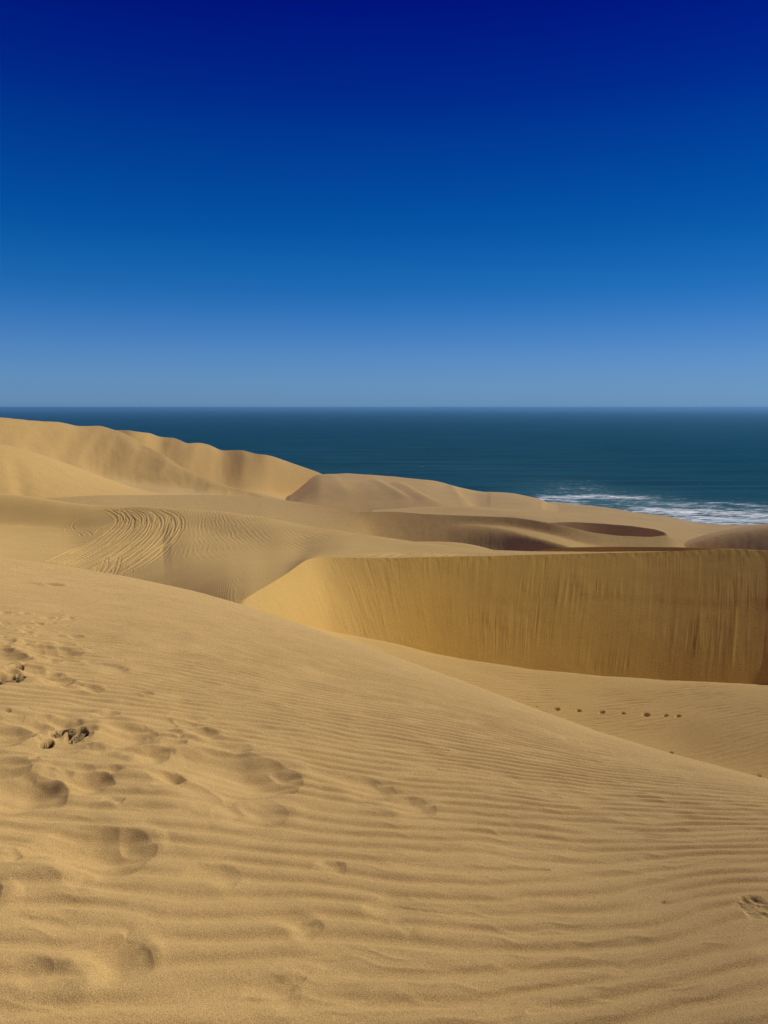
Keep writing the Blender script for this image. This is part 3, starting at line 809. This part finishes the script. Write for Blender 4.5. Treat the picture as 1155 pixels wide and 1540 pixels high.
def clods(spots, label, group):
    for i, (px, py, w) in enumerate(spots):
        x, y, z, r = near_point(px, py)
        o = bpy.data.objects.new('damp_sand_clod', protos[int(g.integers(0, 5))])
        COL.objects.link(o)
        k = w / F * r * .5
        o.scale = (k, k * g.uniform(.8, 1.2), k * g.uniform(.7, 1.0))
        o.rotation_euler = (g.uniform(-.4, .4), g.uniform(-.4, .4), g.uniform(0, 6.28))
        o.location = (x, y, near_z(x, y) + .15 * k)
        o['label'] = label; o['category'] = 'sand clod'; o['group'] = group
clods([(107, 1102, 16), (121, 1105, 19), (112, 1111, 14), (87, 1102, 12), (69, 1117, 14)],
      'dark crumbled moist sand clod in the dug hollow above the large wind-worn footprints', 'moist sand clods in the lower hollow')
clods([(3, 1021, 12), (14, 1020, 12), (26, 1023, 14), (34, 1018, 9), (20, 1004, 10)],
      'dark crumbled moist sand clod at the left edge, in the upper trampled patch', 'moist sand clods in the upper patch')

# ------------------------------------------------------------------ sea and surf
def sea_material():
    m = bpy.data.materials.new('sea_water'); t, N, L = nt(m)
    out = N.new('ShaderNodeOutputMaterial')
    co = N.new('ShaderNodeTexCoord')
    # swell and chop
    mp = N.new('ShaderNodeMapping'); mp.inputs['Rotation'].default_value = (0, 0, R(-12)); mp.inputs['Scale'].default_value = (.006, .04, .03)
    L.new(co.outputs['Object'], mp.inputs['Vector'])
    n1 = N.new('ShaderNodeTexNoise'); n1.inputs['Scale'].default_value = 1.0; n1.inputs['Detail'].default_value = 5; n1.inputs['Roughness'].default_value = .58
    L.new(mp.outputs['Vector'], n1.inputs['Vector'])
    bp = N.new('ShaderNodeBump'); bp.inputs['Strength'].default_value = 1.0; bp.inputs['Distance'].default_value = 5.0
    L.new(n1.outputs['Fac'], bp.inputs['Height'])
    dif = N.new('ShaderNodeBsdfDiffuse')
    sh = N.new('ShaderNodeAttribute'); sh.attribute_name = 'shallow'
    mc = N.new('ShaderNodeMix'); mc.data_type = 'RGBA'
    mc.inputs['A'].default_value = (.0, .035, .058, 1); mc.inputs['B'].default_value = (.03, .085, .10, 1)
    L.new(sh.outputs['Fac'], mc.inputs['Factor'])
    # patches of darker water (depth, cat's paws)
    mp2 = N.new('ShaderNodeMapping'); mp2.inputs['Scale'].default_value = (.0026, .019, .01)
    L.new(co.outputs['Object'], mp2.inputs['Vector'])
    n2 = N.new('ShaderNodeTexNoise'); n2.inputs['Scale'].default_value = 1; n2.inputs['Detail'].default_value = 9; n2.inputs['Roughness'].default_value = .7
    L.new(mp2.outputs['Vector'], n2.inputs['Vector'])
    rr = N.new('ShaderNodeMapRange'); rr.inputs['From Min'].default_value = .3; rr.inputs['From Max'].default_value = .7; rr.inputs['To Min'].default_value = .5; rr.inputs['To Max'].default_value = 1.5
    L.new(n2.outputs['Fac'], rr.inputs['Value'])
    vm = N.new('ShaderNodeVectorMath'); vm.operation = 'SCALE'
    L.new(mc.outputs['Result'], vm.inputs[0]); L.new(rr.outputs['Result'], vm.inputs['Scale'])
    L.new(vm.outputs['Vector'], dif.inputs['Color']); L.new(bp.outputs['Normal'], dif.inputs['Normal'])
    gl = N.new('ShaderNodeBsdfGlossy'); gl.inputs['Roughness'].default_value = .35; gl.inputs['Color'].default_value = (.12, .7, .9, 1)
    L.new(bp.outputs['Normal'], gl.inputs['Normal'])
    m1 = N.new('ShaderNodeMixShader'); m1.inputs['Fac'].default_value = .035
    L.new(dif.outputs['BSDF'], m1.inputs[1]); L.new(gl.outputs['BSDF'], m1.inputs[2])
    # foam
    fa = N.new('ShaderNodeAttribute'); fa.attribute_name = 'foam'
    mp3 = N.new('ShaderNodeMapping'); mp3.inputs['Rotation'].default_value = (0, 0, R(20)); mp3.inputs['Scale'].default_value = (.06, .30, .1)
    L.new(co.outputs['Object'], mp3.inputs['Vector'])
    n3 = N.new('ShaderNodeTexNoise'); n3.inputs['Scale'].default_value = 1; n3.inputs['Detail'].default_value = 7; n3.inputs['Roughness'].default_value = .68; n3.inputs['Distortion'].default_value = .8
    L.new(mp3.outputs['Vector'], n3.inputs['Vector'])
    st = N.new('ShaderNodeMapRange'); st.clamp = False; st.inputs['From Min'].default_value = .3; st.inputs['From Max'].default_value = .7; st.inputs['To Min'].default_value = .1; st.inputs['To Max'].default_value = .9
    L.new(n3.outputs['Fac'], st.inputs['Value'])
    ad = N.new('ShaderNodeMath'); ad.operation = 'ADD'
    L.new(st.outputs['Result'], ad.inputs[0]); L.new(fa.outputs['Fac'], ad.inputs[1])
    rf = N.new('ShaderNodeMapRange'); rf.inputs['From Min'].default_value = .82; rf.inputs['From Max'].default_value = 1.15
    L.new(ad.outputs['Value'], rf.inputs['Value'])
    df = N.new('ShaderNodeBsdfDiffuse'); df.inputs['Color'].default_value = (.74, .78, .80, 1)
    L.new(bp.outputs['Normal'], df.inputs['Normal'])
    m2 = N.new('ShaderNodeMixShader')
    L.new(rf.outputs['Result'], m2.inputs['Fac']); L.new(m1.outputs['Shader'], m2.inputs[1]); L.new(df.outputs['BSDF'], m2.inputs[2])
    L.new(m2.outputs['Shader'], out.inputs['Surface'])
    return m

def polyd(px, py, pts, w):
    """breaker line at sea level through photo points: closeness 0..1 in picture-y of the sea"""
    p = np.array(pts, float)
    y = np.interp(px, p[:, 0], p[:, 1]); k = smooth(p[0, 0] - 1, p[0, 0] + 50, px) * smooth(p[-1, 0] + 1, p[-1, 0] - 50, px)
    return k * np.exp(-((py - y) / w) ** 2)

azs = np.arange(R(-50), R(50), .0012)
rs_ = np.concatenate([np.linspace(520, 900, 260), np.geomspace(900, 60000, 140)[1:]])
As, rS = np.meshgrid(azs, rs_)
Xs, Ys = XY(As, rS)
Zs = np.zeros_like(Xs)
PXs, PYs = project(Xs, Ys, Zs)
lp = np.array(LAND, float)
shore_y = np.interp(PXs, lp[:, 0], lp[:, 1])
zone = shore_y - PYs                                         # 0 at the beach, grows seaward
wobx = 2.0 * fbm(Xs / 60, Ys / 60, 3)
foam = .16 * smooth(46, 20, zone + 5 * wobx * .5) * smooth(770, 850, PXs)
foam += .16 * smooth(26, 6, zone + 3 * wobx) * smooth(900, 1010, PXs)
foam += .42 * polyd(PXs, PYs + wobx * 1.2, [(930, 768), (970, 767), (1010, 770), (1060, 770), (1100, 772), (1155, 776), (1300, 780)], 3.2)
foam += .30 * polyd(PXs, PYs + wobx, [(1000, 777), (1060, 781), (1155, 783), (1300, 785)], 3.5)
foam += .34 * polyd(PXs, PYs + wobx * .7, [(720, 749), (770, 749.5), (800, 750.5), (850, 752.5), (900, 756)], 1.3)
foam += .20 * polyd(PXs, PYs + wobx * 1.2, [(700, 746.5), (800, 747), (900, 746), (1020, 751)], 1.6)
foam += .24 * polyd(PXs, PYs + wobx, [(780, 752), (850, 748), (930, 748), (1000, 746)], 2.4)
foam += .26 * polyd(PXs, PYs + wobx, [(1030, 758), (1090, 757), (1155, 762), (1300, 766)], 1.8)
foam += .22 * polyd(PXs, PYs + wobx, [(960, 755), (1040, 760), (1110, 766), (1200, 769)], 2.0)
foam += .30 * polyd(PXs, PYs, [(1040, 787), (1100, 790), (1155, 789.5), (1400, 789)], 1.6)
foam += .35 * polyd(PXs, PYs, [(780, 753.5), (830, 755.5), (870, 758), (900, 762)], 1.0)
shal = .85 * smooth(48, 12, zone + 2 * wobx) * smooth(700, 950, PXs) + .28 * smooth(120, 30, zone)
foam = .66 * (1 - np.exp(-foam / .42))
# breakers stand up out of the water
Zs += .9 * polyd(PXs, PYs + wobx * 1.2, [(930, 767), (970, 766), (1010, 769), (1060, 769), (1100, 771), (1155, 775), (1300, 779)], 2.2)
Zs += .8 * polyd(PXs, PYs + wobx, [(1000, 757.5), (1090, 756.5), (1155, 761.5), (1300, 765)], 1.6)
sea = grid_mesh('sea', Xs, Ys, Zs, sea_material(), {'foam': foam, 'shallow': shal})
structure(sea, 'deep blue ocean with white surf along the beach at right', 'sea')

# seabed / land base far below so nothing shows through from the side
bx = np.array([[-3000., 3000.], [-3000., 3000.]]); by = np.array([[-600., -600.], [900., 900.]])

# ------------------------------------------------------------------ marine haze
def haze(density):
    bpy.ops.mesh.primitive_cube_add(size=1)
    o = bpy.context.object; o.name = 'haze'; o.data.name = 'haze'
    o.scale = (130000, 70000, 97); o.location = (0, 30000 - .0, 97 / 2 - 1.0 - 0)
    m = bpy.data.materials.new('haze'); t, N, L = nt(m)
    out = N.new('ShaderNodeOutputMaterial'); v = N.new('ShaderNodeVolumePrincipled')
    v.inputs['Color'].default_value = (.15, .39, .70, 1); v.inputs['Density'].default_value = density; v.inputs['Anisotropy'].default_value = 0.2
    L.new(v.outputs['Volume'], out.inputs['Volume'])
    o.data.materials.append(m)
    o['kind'] = 'stuff'; o['label'] = 'thin blue sea haze lying over the far water and horizon'; o['category'] = 'haze'
    return o
haze(8e-5)

# ------------------------------------------------------------------ light
SUN_EL, SUN_AZ = R(40), R(64)             # azimuth measured to the right of the view direction
sd = Vector((math.cos(SUN_EL) * math.sin(SUN_AZ), math.cos(SUN_EL) * math.cos(SUN_AZ), math.sin(SUN_EL)))
ld = bpy.data.lights.new('sun', 'SUN'); ld.energy = 4.8; ld.angle = R(.53); ld.color = (1, .95, .85)
lo = bpy.data.objects.new('sun', ld); COL.objects.link(lo)
lo.rotation_euler = sd.to_track_quat('Z', 'Y').to_euler(); lo.location = (50, 50, 300)

w = bpy.data.worlds.new('World'); scene.world = w; w.use_nodes = True
T = w.node_tree; T.nodes.clear(); N = T.nodes; L = T.links
out = N.new('ShaderNodeOutputWorld'); bg = N.new('ShaderNodeBackground')
sky = N.new('ShaderNodeTexSky'); sky.sky_type = 'NISHITA'; sky.sun_disc = False
sky.sun_elevation = SUN_EL; sky.sun_rotation = SUN_AZ; sky.altitude = 90; sky.air_density = 1.0; sky.dust_density = .6; sky.ozone_density = 2.0
tc = N.new('ShaderNodeTexCoord'); sx = N.new('ShaderNodeSeparateXYZ'); SKYK = 6.5
L.new(tc.outputs['Generated'], sx.inputs[0])
ramp = N.new('ShaderNodeValToRGB')
ramp.color_ramp.interpolation = 'B_SPLINE'
els = ramp.color_ramp.elements
# hue of the clear sky by sin(elevation): the deep, polarised blue of the photograph; the sky model gives the brightness
stops = [(0.0, (.125, .235, .385)), (.044, (.10, .235, .435)), (.094, (.043, .17, .45)), (.142, (.010, .13, .40)), (.211, (.0005, .085, .35)), (.317, (0, .031, .28)), (.38, (0, .015, .24)), (.437, (0, .006, .207)), (.6, (0, .001, .18)), (1.0, (.002, .004, .15))]
while len(els) > 1: els.remove(els[-1])
els[0].position = stops[0][0]; els[0].color = (*stops[0][1], 1)
for p, c in stops[1:]:
    e = els.new(p); e.color = (*c, 1)
L.new(sx.outputs['Z'], ramp.inputs['Fac'])
mul = N.new('ShaderNodeMix'); mul.data_type = 'RGBA'; mul.blend_type = 'MULTIPLY'; mul.inputs['Factor'].default_value = 1
bw = N.new('ShaderNodeRGBToBW'); L.new(sky.outputs['Color'], bw.inputs[0])
pw = N.new('ShaderNodeMath'); pw.operation = 'POWER'; pw.inputs[1].default_value = .25; L.new(bw.outputs[0], pw.inputs[0])
sc_ = N.new('ShaderNodeMath'); sc_.operation = 'MULTIPLY'; sc_.inputs[1].default_value = SKYK; L.new(pw.outputs[0], sc_.inputs[0])
L.new(sc_.outputs[0], mul.inputs['A']); L.new(ramp.outputs['Color'], mul.inputs['B'])
L.new(mul.outputs['Result'], bg.inputs['Color']); bg.inputs['Strength'].default_value = .12
L.new(bg.outputs['Background'], out.inputs['Surface'])

vs = scene.view_settings
vs.view_transform = 'Standard'; vs.look = 'None'; vs.exposure = 0; vs.gamma = 1; vs.use_curve_mapping = False
scene.render.engine = 'CYCLES'
scene.cycles.max_bounces = 6
scene.cycles.diffuse_bounces = 3
scene.cycles.volume_bounces = 0

scene.cycles.use_denoising = True
scene.cycles.denoiser = 'OPENIMAGEDENOISE'
scene.cycles.denoising_input_passes = 'RGB_ALBEDO_NORMAL'
scene.cycles.denoising_prefilter = 'NONE'
